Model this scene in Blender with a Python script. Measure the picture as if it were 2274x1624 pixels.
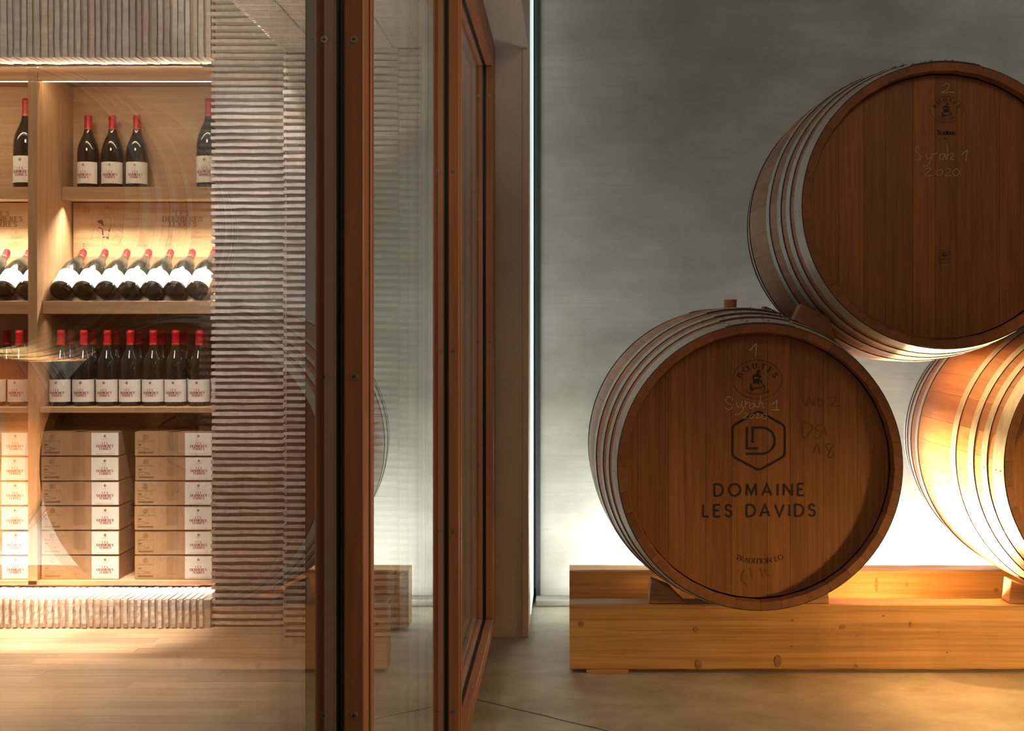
import bpy, math, random
from mathutils import Vector, Matrix
R = math.radians
random.seed(7)
for o in list(bpy.data.objects): bpy.data.objects.remove(o)
S = bpy.context.scene
COL = S.collection

# ------------------------------------------------------------------ camera
F, U0, V0, H = 2690.0, 1260.0, 715.0, 1.21      # focal length in px, principal point, eye height
cd = bpy.data.cameras.new('camera'); cam = bpy.data.objects.new('camera', cd); COL.objects.link(cam)
cd.sensor_width = 36; cd.sensor_fit = 'HORIZONTAL'; cd.lens = F/2274*36
cd.shift_x = (1137-U0)/2274; cd.shift_y = (V0-812)/2274
cd.clip_start = .02
cam.location = (0, 0, H); cam.rotation_euler = (R(90), 0, 0)
S.camera = cam
def P(u, v, Y): return ((u-U0)*Y/F, H-(v-V0)*Y/F)      # a photo point at depth Y -> (x, z)

# ------------------------------------------------------------------ world, exposure, lights
S.view_settings.view_transform = 'Standard'; S.view_settings.look = 'None'
S.view_settings.gamma = 1; S.view_settings.use_curve_mapping = False
S.view_settings.exposure = 0.0
w = bpy.data.worlds.new('world'); S.world = w; w.use_nodes = True
w.node_tree.nodes['Background'].inputs[0].default_value = (.62, .7, .72, 1)
w.node_tree.nodes['Background'].inputs[1].default_value = .05

def aim(o, tgt):
    o.rotation_euler = (Vector(tgt)-Vector(o.location)).to_track_quat('-Z', 'Y').to_euler()
def area(name, loc, tgt, sx, sy, e, c, spread=180):
    d = bpy.data.lights.new(name, 'AREA'); d.shape = 'RECTANGLE'; d.size = sx; d.size_y = sy
    d.energy = e; d.color = c; d.spread = R(spread)
    o = bpy.data.objects.new(name, d); COL.objects.link(o); o.location = loc; aim(o, tgt); return o
def spot(name, loc, tgt, e, c, ang, blend=.6, r=.03):
    d = bpy.data.lights.new(name, 'SPOT'); d.energy = e; d.color = c; d.spot_size = R(ang); d.spot_blend = blend
    d.shadow_soft_size = r
    o = bpy.data.objects.new(name, d); COL.objects.link(o); o.location = loc; aim(o, tgt); return o
COOL = (.89, 1.0, .95); WARM = (1.0, .80, .56); AMBER = (1.0, .62, .20); NEUT = (1.0, .88, .72)
# cellar: linear wall washer at the foot of the concrete wall, strip in the slot above it
area('wall_washer_light', (1.665, 5.00, .045), (1.665, 5.25, .74), 3.2, .05, 80, COOL)
area('ceiling_slot_light', (2.6, 4.95, 3.10), (2.6, 5.25, 2.3), 2.6, .06, 5, (.78, .95, 1.0))
# cellar: amber floor lamp between the two timbers, amber lamp on the right, warm ceiling light, added unseen fills
spot('floor_lamp_light', (1.10, 4.42, .10), (1.40, 4.12, .72), 640, (1.0, .68, .28), 92, 1, .04)
d = bpy.data.lights.new('floor_glow_light', 'POINT'); d.energy = 9; d.color = AMBER; d.shadow_soft_size = .05
o = bpy.data.objects.new('floor_glow_light', d); COL.objects.link(o); o.location = (1.20, 4.42, .10)
spot('side_lamp_light', (2.85, 2.85, .42), (1.45, 3.85, .03), 200, AMBER, 60, 1, .10)
spot('amber_floor_fill', (1.75, 3.05, 3.15), (1.65, 3.66, 0), 420, AMBER, 30, 1, .05)  # added unseen spot, brightens only the floor at the right
area('cellar_ceiling_light', (1.3, 1.6, 3.15), (1.0, 4.0, .7), .8, .8, 11, (1.0, .68, .40))
area('cellar_rear_fill', (1.0, -1.2, 3.15), (-.2, 3.0, .8), 1.0, 1.0, 16, (1.0, .74, .50))  # unseen fill added behind the camera for frame faces and barrel heads
spot('cellar_frame_fill', (4.0, 1.3, 1.9), (-.27, 2.0, 1.1), 260, (1.0, .70, .40), 54, .7, .12)  # unseen source put in to light the screen's side faces
spot('lintel_fill', (1.0, 2.0, .15), (-.22, 4.0, 2.30), 55, (1.0, .93, .86), 34, .8, .05)  # added out of view to lighten the lintel soffit
# shop: downlights in the ceiling, LED strips in the shelving, added fills
spot('shop_downlight_a', (-2.30, 4.30, 2.88), (-2.30, 4.73, 0), 2200, NEUT, 19, .9, .05)
spot('shop_downlight_b', (-1.80, 4.30, 2.88), (-1.80, 4.73, 0), 2000, NEUT, 19, .9, .05)
area('shop_ceiling_light', (-1.9, 3.1, 2.9), (-1.7, 4.9, .9), .6, .6, 34, NEUT)
spot('shop_pier_spot', (-1.30, 4.0, 2.88), (-1.22, 4.8, .65), 230, (1.0, .93, .91), 62, 1, .06)
spot('shop_soffit_fill', (-1.3, 2.3, .12), (-.97, 4.3, 2.26), 420, (1.0, .86, .66), 26, .4, .05)  # stands in for floor bounce; unseen, added to light the brick soffit
for k, xc in enumerate((-1.797, -2.585)):
    area('led_top', (xc, 5.0, 2.225), (xc, 5.20, 1.75), .70, .012, 1.7, WARM)
    area('led_middle', (xc, 5.225, 1.728), (xc, 5.15, 1.30), .70, .012, 17, NEUT, 95)
    area('led_foot', (xc, 5.262, 1.462), (xc, 5.306, 1.52), .70, .012, 2.6, NEUT)
    area('led_lower', (xc, 5.045, 1.238), (xc, 5.02, .86), .70, .010, .9, NEUT, 120)
area('led_plinth', (-2.2, 4.972, .1295), (-2.2, 4.80, .100), 1.6, .008, 36, NEUT)
area('header_underside_fill', (-2.2, 4.975, 2.257), (-2.2, 4.80, 2.262), 1.6, .008, 11, WARM)  # hidden light added to brighten the undersides of the header bricks

# ------------------------------------------------------------------ materials
def newmat(name):
    m = bpy.data.materials.new(name); m.use_nodes = True
    n = m.node_tree.nodes; l = m.node_tree.links
    return m, n, l, n['Principled BSDF']
def plain(name, c, rough=.6, metal=0, coat=0, emit=None, es=0, spec=.5):
    m, n, l, b = newmat(name)
    b.inputs['Base Color'].default_value = (*c, 1); b.inputs['Roughness'].default_value = rough
    b.inputs['Metallic'].default_value = metal; b.inputs['Coat Weight'].default_value = coat
    b.inputs['Specular IOR Level'].default_value = spec
    if emit: b.inputs['Emission Color'].default_value = (*emit, 1); b.inputs['Emission Strength'].default_value = es
    return m
def tex(name, c1, c2, scale, rough=.6, metal=0, detail=6, rand=.0, bump=.1, dist=.0, lo=.3, hi=.7, c3=None, s2=None, mix2=.5, bscale=None, hue=0, speck=0, bdist=.004):
    """noise-driven colour between c1 and c2; scale is a vector (small along the grain)"""
    m, n, l, b = newmat(name)
    tc = n.new('ShaderNodeTexCoord'); oi = n.new('ShaderNodeObjectInfo')
    add = n.new('ShaderNodeVectorMath'); add.operation = 'MULTIPLY_ADD'
    cmb = n.new('ShaderNodeCombineXYZ')
    for i in range(3): l.new(oi.outputs['Random'], cmb.inputs[i])
    l.new(cmb.outputs[0], add.inputs[0]); add.inputs[1].default_value = (7.3, 5.1, 9.7) if rand or hue else (0, 0, 0)
    l.new(tc.outputs['Object'], add.inputs[2])
    def noise(sc, det, ds=0):
        mp = n.new('ShaderNodeMapping'); mp.inputs['Scale'].default_value = sc
        l.new(add.outputs[0], mp.inputs[0])
        t = n.new('ShaderNodeTexNoise'); t.inputs['Scale'].default_value = 1; t.inputs['Detail'].default_value = det
        t.inputs['Roughness'].default_value = .62; t.inputs['Distortion'].default_value = ds
        l.new(mp.outputs[0], t.inputs['Vector']); return t
    t = noise(scale, detail, dist)
    r = n.new('ShaderNodeValToRGB'); r.color_ramp.elements[0].position = lo; r.color_ramp.elements[1].position = hi
    r.color_ramp.elements[0].color = (*c1, 1); r.color_ramp.elements[1].color = (*c2, 1)
    l.new(t.outputs['Fac'], r.inputs[0]); out = r.outputs[0]
    if c3:
        t2 = noise(s2, 4, .3)
        r2 = n.new('ShaderNodeValToRGB'); r2.color_ramp.elements[0].position = .42; r2.color_ramp.elements[1].position = .66
        l.new(t2.outputs['Fac'], r2.inputs[0])
        mu = n.new('ShaderNodeMath'); mu.operation = 'MULTIPLY'; mu.inputs[1].default_value = mix2
        l.new(r2.outputs[0], mu.inputs[0])
        mx = n.new('ShaderNodeMixRGB'); l.new(mu.outputs[0], mx.inputs[0]); l.new(out, mx.inputs[1]); mx.inputs[2].default_value = (*c3, 1)
        out = mx.outputs[0]
    if speck:
        v = n.new('ShaderNodeTexVoronoi'); v.inputs['Scale'].default_value = speck; l.new(add.outputs[0], v.inputs['Vector'])
        r3 = n.new('ShaderNodeValToRGB'); r3.color_ramp.elements[0].position = .04; r3.color_ramp.elements[1].position = .09
        r3.color_ramp.elements[0].color = (.25, .25, .25, 1); l.new(v.outputs['Distance'], r3.inputs[0])
        mx = n.new('ShaderNodeMixRGB'); mx.blend_type = 'MULTIPLY'; mx.inputs[0].default_value = .8
        l.new(out, mx.inputs[1]); l.new(r3.outputs[0], mx.inputs[2]); out = mx.outputs[0]
    if rand or hue:
        hs = n.new('ShaderNodeHueSaturation')
        mr = n.new('ShaderNodeMapRange'); mr.inputs[3].default_value = 1-rand; mr.inputs[4].default_value = 1+rand
        l.new(oi.outputs['Random'], mr.inputs[0]); l.new(mr.outputs[0], hs.inputs['Value'])
        if hue:
            wn = n.new('ShaderNodeTexWhiteNoise'); wn.noise_dimensions = '1D'; l.new(oi.outputs['Random'], wn.inputs['W'])
            m2 = n.new('ShaderNodeMapRange'); m2.inputs[3].default_value = 1-hue; m2.inputs[4].default_value = 1+hue
            l.new(wn.outputs['Value'], m2.inputs[0]); l.new(m2.outputs[0], hs.inputs['Saturation'])
        l.new(out, hs.inputs['Color']); out = hs.outputs[0]
    l.new(out, b.inputs['Base Color'])
    b.inputs['Roughness'].default_value = rough; b.inputs['Metallic'].default_value = metal
    if bump:
        tb = noise(bscale, 8) if bscale else t
        bp = n.new('ShaderNodeBump'); bp.inputs['Strength'].default_value = bump; bp.inputs['Distance'].default_value = bdist
        l.new(tb.outputs['Fac'], bp.inputs['Height']); l.new(bp.outputs[0], b.inputs['Normal'])
    return m
MAT = dict(
    head=tex('oak_head', (.19, .066, .018), (.33, .132, .040), (95, 95, 3.0), .55, detail=5, rand=.16, bump=.15, dist=.2, c3=(.16, .055, .016), s2=(9, 9, 2.0), mix2=.35),
    stave=tex('oak_stave', (.30, .145, .075), (.43, .235, .13), (38, 3, 38), .55, rand=.14, hue=.12, bump=.15, c3=(.27, .13, .085), s2=(9, 3, 9), mix2=.5),
    chime=tex('oak_rim', (.17, .062, .022), (.27, .105, .04), (40, 40, 40), .6, rand=.18, bump=.2),
    hoop=tex('galvanised_hoop', (.36, .38, .38), (.54, .56, .55), (25, 60, 25), .48, .25, rand=.06, bump=.06),
    edge=plain('hoop_edge_shade', (.05, .045, .04), .7, .2),  # raw steel edge, blackened to paint in the hoop's shadow line
    rivet=plain('rivet_steel', (.30, .30, .29), .4, .7),
    bung=tex('bung_wood', (.30, .17, .09), (.42, .26, .15), (30, 30, 10), .6, bump=.1),
    beam=tex('pine_beam', (.31, .152, .054), (.50, .275, .11), (1.1, 42, 60), .62, rand=.07, bump=.2, dist=.6, lo=.34, hi=.62, c3=(.32, .16, .058), s2=(2.2, 7, 7), mix2=.45),
    knot=tex('pine_knot', (.20, .09, .035), (.34, .17, .07), (40, 40, 60), .6, bump=.1),
    chock=tex('chock_wood', (.26, .125, .065), (.40, .22, .12), (12, 12, 90), .75, rand=.1, bump=.4),
    conc=tex('concrete_wall', (.185, .162, .133), (.345, .318, .278), (1.3, 1.3, 2.1), .8, detail=12, lo=.33, hi=.67, bump=.10, bscale=(70, 70, 110), c3=(.20, .18, .15), s2=(2.6, 2.6, 60), mix2=.28),
    concj=tex('concrete_jamb', (.42, .37, .31), (.54, .48, .41), (3, 3, 3), .8, detail=9, bump=.12, bscale=(60, 60, 60), speck=38),
    concf=tex('concrete_floor', (.30, .26, .20), (.47, .43, .35), (2.2, 2.6, 2), .5, detail=12, lo=.36, hi=.64, bump=.3, bscale=(24, 30, 30), c3=(.23, .195, .15), s2=(5, 6, 5), mix2=.6),
    dark=plain('dark_gap', (.012, .012, .011), .7),
    rubber=plain('black_gasket', (.010, .010, .011), .45),
    steel=plain('screw_steel', (.36, .33, .27), .35, .85),
    slot=plain('screw_recess', (.03, .028, .025), .6),
    frame=tex('redwood_frame', (.235, .085, .036), (.34, .135, .058), (45, 45, 2.4), .5, rand=.06, bump=.1, dist=.3),
    frameh=tex('redwood_rail', (.235, .085, .036), (.34, .135, .058), (45, 2.4, 45), .5, rand=.06, bump=.1, dist=.3),
    spacer=plain('glazing_spacer', (.42, .36, .32), .5, .3),
    base=plain('frame_base', (.12, .095, .07), .8),
    brick=tex('thin_brick', (.41, .335, .29), (.59, .505, .46), (14, 14, 14), .85, detail=8, rand=.14, hue=.35, bump=.5, bscale=(90, 90, 90)),
    mortar=tex('brick_backing', (.30, .235, .18), (.42, .33, .26), (20, 20, 20), .9, rand=.05, bump=.5, bscale=(90, 90, 90)),
    oak=tex('light_oak', (.34, .19, .09), (.50, .31, .165), (2.4, 55, 60), .5, rand=.05, bump=.08, dist=.7),
    oakv=tex('light_oak_vertical', (.34, .19, .09), (.50, .31, .165), (55, 55, 2.4), .5, rand=.05, bump=.08, dist=.7),
    parquet=tex('oak_parquet', (.245, .155, .092), (.345, .225, .138), (3, 38, 38), .38, rand=.2, bump=.08, dist=.5),
    plaster=plain('white_plaster', (.42, .39, .34), .9),
    glass_b=plain('bottle_glass', (.010, .012, .009), .06, 0, .3),
    cap=plain('red_capsule', (.38, .004, .012), .35, 0, spec=.35),
    gold=plain('gold_print', (.52, .33, .10), .4, .4),
    paper=tex('label_paper', (.80, .76, .68), (.86, .82, .75), (60, 60, 60), .75, bump=.02),
    maroon=plain('maroon_print', (.30, .045, .05), .7),
    greyp=plain('grey_print', (.52, .49, .45), .8),
    brownp=plain('brown_print', (.17, .065, .02), .7),
    darkp=plain('dark_map_print', (.055, .025, .022), .7),
    redp=plain('red_print', (.55, .05, .03), .7),
    card=tex('cardboard', (.36, .205, .105), (.42, .25, .13), (50, 50, 50), .8, rand=.04, bump=.04),
    tape=plain('packing_tape', (.33, .19, .10), .30, 0, .3),
    cardp=plain('carton_print', (.09, .055, .035), .8),
    ringp=plain('carton_ring_print', (.62, .46, .32), .8),
    burn=plain('branding_black', (.022, .008, .006), .7),
    stain=plain('faint_stain', (.20, .070, .020), .8),
    chalk=plain('white_chalk', (.50, .42, .33), .9),
    pencil=plain('faint_mark', (.165, .058, .017), .8),
    strip=plain('cool_light_lens', (.9, 1, .97), .5, emit=(.80, 1.0, .95), es=.65),
    led=plain('led_lens', (1, 1, 1), .5, emit=(1, .86, .64), es=9),
)
def glassmat():
    m = bpy.data.materials.new('window_glass'); m.use_nodes = True
    n = m.node_tree.nodes; l = m.node_tree.links; n.clear()
    g = n.new('ShaderNodeNewGeometry')
    d = n.new('ShaderNodeVectorMath'); d.operation = 'DOT_PRODUCT'
    l.new(g.outputs['True Normal'], d.inputs[0]); l.new(g.outputs['Incoming'], d.inputs[1])
    def mth(op, a, b=None):
        x = n.new('ShaderNodeMath'); x.operation = op
        for i, v in enumerate((a, b)):
            if v is None: continue
            if hasattr(v, 'node'): l.new(v, x.inputs[i])
            else: x.inputs[i].default_value = v
        return x.outputs[0]
    c = mth('ABSOLUTE', d.outputs['Value'])
    f = mth('POWER', mth('SUBTRACT', 1.0, c), 5.0)
    r0 = mth('ADD', mth('MULTIPLY', f, .96), .04)                      # one air-glass surface
    r = mth('MULTIPLY', r0, mth('SUBTRACT', 1.35, mth('MULTIPLY', r0, .35)))   # plus part of the sheet's second surface
    tr = n.new('ShaderNodeBsdfTransparent'); tr.inputs[0].default_value = (.965, .975, .965, 1)
    gl = n.new('ShaderNodeBsdfGlossy'); gl.inputs['Roughness'].default_value = 0; gl.inputs[0].default_value = (1, 1, 1, 1)
    mx = n.new('ShaderNodeMixShader'); l.new(r, mx.inputs[0]); l.new(tr.outputs[0], mx.inputs[1]); l.new(gl.outputs[0], mx.inputs[2])
    o = n.new('ShaderNodeOutputMaterial'); l.new(mx.outputs[0], o.inputs[0])
    return m
MAT['glass'] = glassmat()

# ------------------------------------------------------------------ mesh helpers
class MB:
    def __init__(s, f=None): s.v = []; s.f = []; s.m = f
    def add(s, vs, fs):
        b = len(s.v)
        s.v += [s.m(*p) if s.m else tuple(p) for p in vs]; s.f += [tuple(i+b for i in q) for q in fs]; return s
    def box(s, x0, x1, y0, y1, z0, z1):
        return s.add([(x0,y0,z0),(x1,y0,z0),(x1,y1,z0),(x0,y1,z0),(x0,y0,z1),(x1,y0,z1),(x1,y1,z1),(x0,y1,z1)],
                     [(0,3,2,1),(4,5,6,7),(0,1,5,4),(1,2,6,5),(2,3,7,6),(3,0,4,7)])
    def bbox(s, x0, x1, y0, y1, z0, z1, c=.003):
        """box with chamfered edges"""
        vs = []; idx = {}
        X = (x0, x1); Y = (y0, y1); Z = (z0, z1)
        for i in (0,1):
            for j in (0,1):
                for k in (0,1):
                    sx, sy, sz = (c,-c)[i], (c,-c)[j], (c,-c)[k]
                    for ax in range(3):
                        p = [X[i]+sx, Y[j]+sy, Z[k]+sz]; p[ax] = (X[i], Y[j], Z[k])[ax]
                        idx[(i,j,k,ax)] = len(vs); vs.append(tuple(p))
        I = lambda i,j,k,a: idx[(i,j,k,a)]
        fs = []
        for a in range(3):
            b, d = (a+1)%3, (a+2)%3
            for e in (0,1):
                def key(p, q):
                    t = [0,0,0]; t[a] = e; t[b] = p; t[d] = q; return (*t, a)
                q = [idx[key(0,0)], idx[key(1,0)], idx[key(1,1)], idx[key(0,1)]]
                fs.append(tuple(q if e else q[::-1]))
                for g in (0,1):
                    # edge along d between face a=e and face b=g
                    def k2(t_, ax):
                        t = [0,0,0]; t[a] = e; t[b] = g; t[d] = t_; return idx[(*t, ax)]
                    q = [k2(0,a), k2(0,b), k2(1,b), k2(1,a)]
                    fs.append(tuple(q if (e == g) else q[::-1]))
        for i in (0,1):
            for j in (0,1):
                for k in (0,1):
                    q = [I(i,j,k,0), I(i,j,k,1), I(i,j,k,2)]
                    fs.append(tuple(q if (i+j+k) % 2 else q[::-1]))
        return s.add(vs, fs)
    def prism(s, poly, y0, y1, ax=1):
        """polygon (a,b) extruded; ax=1: poly is (x,z) along y; ax=0: (y,z) along x; ax=2: (x,y) along z"""
        n = len(poly)
        def q(p, t): return (p[0], t, p[1]) if ax == 1 else ((t, p[0], p[1]) if ax == 0 else (p[0], p[1], t))
        vs = [q(p, y0) for p in poly]+[q(p, y1) for p in poly]
        return s.add(vs, [tuple(range(n)), tuple(range(2*n-1, n-1, -1))]+[(i, i+n, (i+1)%n+n, (i+1)%n) for i in range(n)])
    def flat(s, poly, y=0): return s.add([(p[0], y, p[1]) for p in poly], [tuple(range(len(poly)))])
    def ring(s, prof, n=64, a0=0, a1=360, axis='y', closed=True):
        """lathe; prof = (radius, along) list; closed profile loop or open"""
        full = abs(a1-a0-360) < 1e-6; m = n if full else n+1; k = len(prof); vs = []
        for i in range(m):
            a = R(a0+(a1-a0)*i/n); c, t = math.cos(a), math.sin(a)
            for r, h in prof: vs.append((r*c, h, r*t) if axis == 'y' else (r*c, r*t, h))
        fs = []
        for i in range(n):
            for j in range(k if closed else k-1):
                a, b = i*k+j, i*k+(j+1) % k; c, d = ((i+1) % m)*k+(j+1) % k, ((i+1) % m)*k+j
                fs.append((a, b, c, d))
        if not full and closed:
            fs += [tuple(range(k))[::-1], tuple(range(n*k, n*k+k))]
        return s.add(vs, fs)
    def dome(s, c, nrm, r, h, n=8):
        nrm = Vector(nrm).normalized(); t = nrm.orthogonal().normalized(); b = nrm.cross(t); c = Vector(c); vs = []
        for rr, hh in ((r, -.001), (r*.75, h*.7)):
            for i in range(n):
                a = 2*math.pi*i/n; vs.append(tuple(c+nrm*hh+(t*math.cos(a)+b*math.sin(a))*rr))
        vs.append(tuple(c+nrm*h))
        return s.add(vs, [(i, (i+1)%n, (i+1)%n+n, i+n) for i in range(n)]+[(i+n, (i+1)%n+n, 2*n) for i in range(n)])
    def ribbon(s, pts, wd, y=0, closed=False):
        """flat stroke in the x-z plane; wd is a width or a list of widths"""
        pts = [p for i, p in enumerate(pts) if i == 0 or math.dist(p, pts[i-1]) > 1e-7]
        n = len(pts)
        if n < 2: return s
        W = wd if isinstance(wd, list) else [wd]*n
        if len(W) < n: W = W+[W[-1]]*(n-len(W))
        vs = []
        for i in range(n):
            a = pts[i-1] if (i > 0 or closed) else pts[i]; b = pts[(i+1) % n] if (i < n-1 or closed) else pts[i]
            def nn(p, q):
                d = math.dist(p, q) or 1; return (-(q[1]-p[1])/d, (q[0]-p[0])/d)
            n1 = nn(a, pts[i]) if a != pts[i] else nn(pts[i], b); n2 = nn(pts[i], b) if b != pts[i] else n1
            m = (n1[0]+n2[0], n1[1]+n2[1]); L = math.hypot(*m) or 1; m = (m[0]/L, m[1]/L)
            k = W[i]/2/max(.45, m[0]*n1[0]+m[1]*n1[1])
            vs += [(pts[i][0]+m[0]*k, y, pts[i][1]+m[1]*k), (pts[i][0]-m[0]*k, y, pts[i][1]-m[1]*k)]
        fs = [(2*i, 2*i+1, 2*i+3, 2*i+2) for i in range(n-1)]
        if closed: fs.append((2*n-2, 2*n-1, 1, 0))
        return s.add(vs, fs)
    def mesh(s, name, mat, smooth=None):
        me = bpy.data.meshes.new(name); me.from_pydata(s.v, [], s.f); me.materials.append(MAT[mat])
        if smooth is not None:
            me.polygons.foreach_set('use_smooth', [True]*len(me.polygons)); me.set_sharp_from_angle(angle=R(smooth))
        me.update(); return me
    def build(s, name, mat, parent=None, loc=None, smooth=None):
        return put(name, s.mesh(name, mat, smooth), parent, loc)
def put(name, me, parent=None, loc=None, rot=None, scale=None):
    o = bpy.data.objects.new(name, me); COL.objects.link(o)
    if parent: o.parent = parent
    if loc: o.location = loc
    if rot: o.rotation_euler = rot
    if scale: o.scale = scale
    return o
def tag(o, label, cat, group=None, kind=None):
    o['label'] = label; o['category'] = cat
    if group: o['group'] = group
    if kind: o['kind'] = kind
    return o
def thing(name, label, cat, loc=(0,0,0), group=None, kind=None, rz=0):
    o = bpy.data.objects.new(name, None); COL.objects.link(o); o.empty_display_size = .05
    o.location = loc; o.rotation_euler = (0, 0, rz)
    return tag(o, label, cat, group, kind)
def struct(o, label, cat): return tag(o, label, cat, kind='structure')
def copy_tree(o, parent=None):
    c = o.copy(); COL.objects.link(c); c.parent = parent
    for ch in [x for x in KIDS.get(o.name, [])]:
        copy_tree(ch, c)
    return c
KIDS = {}
def index_kids(o):
    KIDS[o.name] = list(o.children)
    for c in o.children: index_kids(c)

# ------------------------------------------------------------------ stroke lettering
def arc(cx, cy, rx, ry, a0, a1, n=10):
    return [(cx+rx*math.cos(R(a0+(a1-a0)*i/n)), cy+ry*math.sin(R(a0+(a1-a0)*i/n))) for i in range(n+1)]
SC = [(.50,.80)]+arc(.27,.76,.23,.24,25,180,8)+arc(.27,.76,.23,.23,190,262,4)+arc(.27,.26,.25,.27,80,0,4)+arc(.27,.26,.25,.26,-15,-165,8)
G = {  # width, strokes; first item may be a flag: n no serif, e serif at the end only
 'A': (.80, [[(0,0),(.40,1),(.80,0)], ['n',(.14,.33),(.66,.33)]]),
 'B': (.58, [[(0,1),(0,0)], ['n',(0,1),(.28,1)]+arc(.28,.765,.25,.235,90,-90)+[(0,.53)], ['n',(.28,.53)]+arc(.30,.265,.28,.265,90,-90)+[(0,0)]]),
 'C': (.78, [['n']+arc(.5,.5,.5,.5,45,315,16)]),
 'D': (.74, [[(0,1),(0,0)], ['n',(0,1),(.28,1)]+arc(.28,.5,.46,.5,90,-90,14)+[(0,0)]]),
 'E': (.52, [[(0,1),(0,0)], ['e',(0,1),(.52,1)], ['e',(0,.52),(.42,.52)], ['e',(0,0),(.52,0)]]),
 'F': (.50, [[(0,1),(0,0)], ['e',(0,1),(.5,1)], ['e',(0,.52),(.4,.52)]]),
 'G': (.82, [['n']+arc(.5,.5,.5,.5,45,360,16)+[(.6,.5)]]),
 'I': (.04, [[(.02,1),(.02,0)]]),
 'L': (.48, [[(0,1),(0,0)], ['e',(0,0),(.48,0)]]),
 'M': (.86, [[(0,0),(.05,1)], ['n',(.05,1),(.43,.15),(.81,1)], [(.81,1),(.86,0)]]),
 'N': (.72, [[(0,0),(0,1)], ['n',(0,1),(.72,0)], [(.72,0),(.72,1)]]),
 'O': (1.0, [['n']+arc(.5,.5,.5,.5,90,450,24)]),
 'P': (.54, [[(0,1),(0,0)], ['n',(0,1),(.28,1)]+arc(.28,.74,.26,.26,90,-90)+[(0,.48)]]),
 'R': (.62, [[(0,1),(0,0)], ['n',(0,1),(.28,1)]+arc(.28,.74,.26,.26,90,-90)+[(0,.48)], ['e',(.28,.48),(.60,0)]]),
 'S': (.54, [['n']+SC]),
 'T': (.70, [[(.35,1),(.35,0)], [(0,1),(.70,1)]]),
 'U': (.68, [[(0,1),(0,.32)]+arc(.34,.32,.34,.32,180,360,10)+[(.68,1)]]),
 'V': (.78, [[(0,1),(.39,0),(.78,1)]]),
 'Y': (.74, [[(0,1),(.37,.48),(.37,0)], [(.37,.48),(.74,1)]]),
 'a': (.46, [['n']+arc(.22,.46,.2,.2,150,0,5)+[(.42,0)], ['n']+arc(.2,.17,.21,.18,20,340,10)]),
 'd': (.5, [['n']+arc(.24,.31,.24,.32,20,340,10), [(.48,1),(.48,0)]]),
 'e': (.48, [['n',(.03,.33),(.46,.33)]+arc(.24,.32,.24,.33,0,320,10)]),
 'i': (.04, [[(.02,.63),(.02,0)], ['n',(.02,.85),(.02,.95)]]),
 'n': (.46, [[(0,.63),(0,0)], ['e',(0,.4)]+arc(.22,.4,.22,.24,160,0,6)+[(.44,0)]]),
 'o': (.5, [['n']+arc(.25,.31,.25,.33,90,450,14)]),
 'p': (.5, [[(0,.63),(0,-.3)], ['n']+arc(.25,.31,.24,.33,160,-160,10)]),
 'r': (.34, [[(0,.63),(0,0)], ['n',(0,.4)]+arc(.2,.42,.18,.2,170,50,5)]),
 's': (.38, [['n']+[(x*.68, y*.64) for x, y in SC]]),
 't': (.34, [['n',(.12,.88),(.12,.12)]+arc(.24,.12,.12,.13,180,300,5), ['n',(0,.62),(.32,.62)]]),
 'u': (.48, [['n',(0,.63),(0,.2)]+arc(.22,.2,.22,.21,180,330,6)+[(.46,.2)], [(.46,.63),(.46,0)]]),
 '1': (.30, [[(.18,1),(.18,0)], ['n',(.02,.8),(.18,1)]]),
 '8': (.50, [['n']+arc(.25,.76,.21,.24,90,450,12), ['n']+arc(.25,.27,.25,.27,90,450,12)]),
 '0': (.52, [['n']+arc(.26,.5,.26,.5,90,450,16)]),
}
G[' '] = (.36, [])
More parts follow.
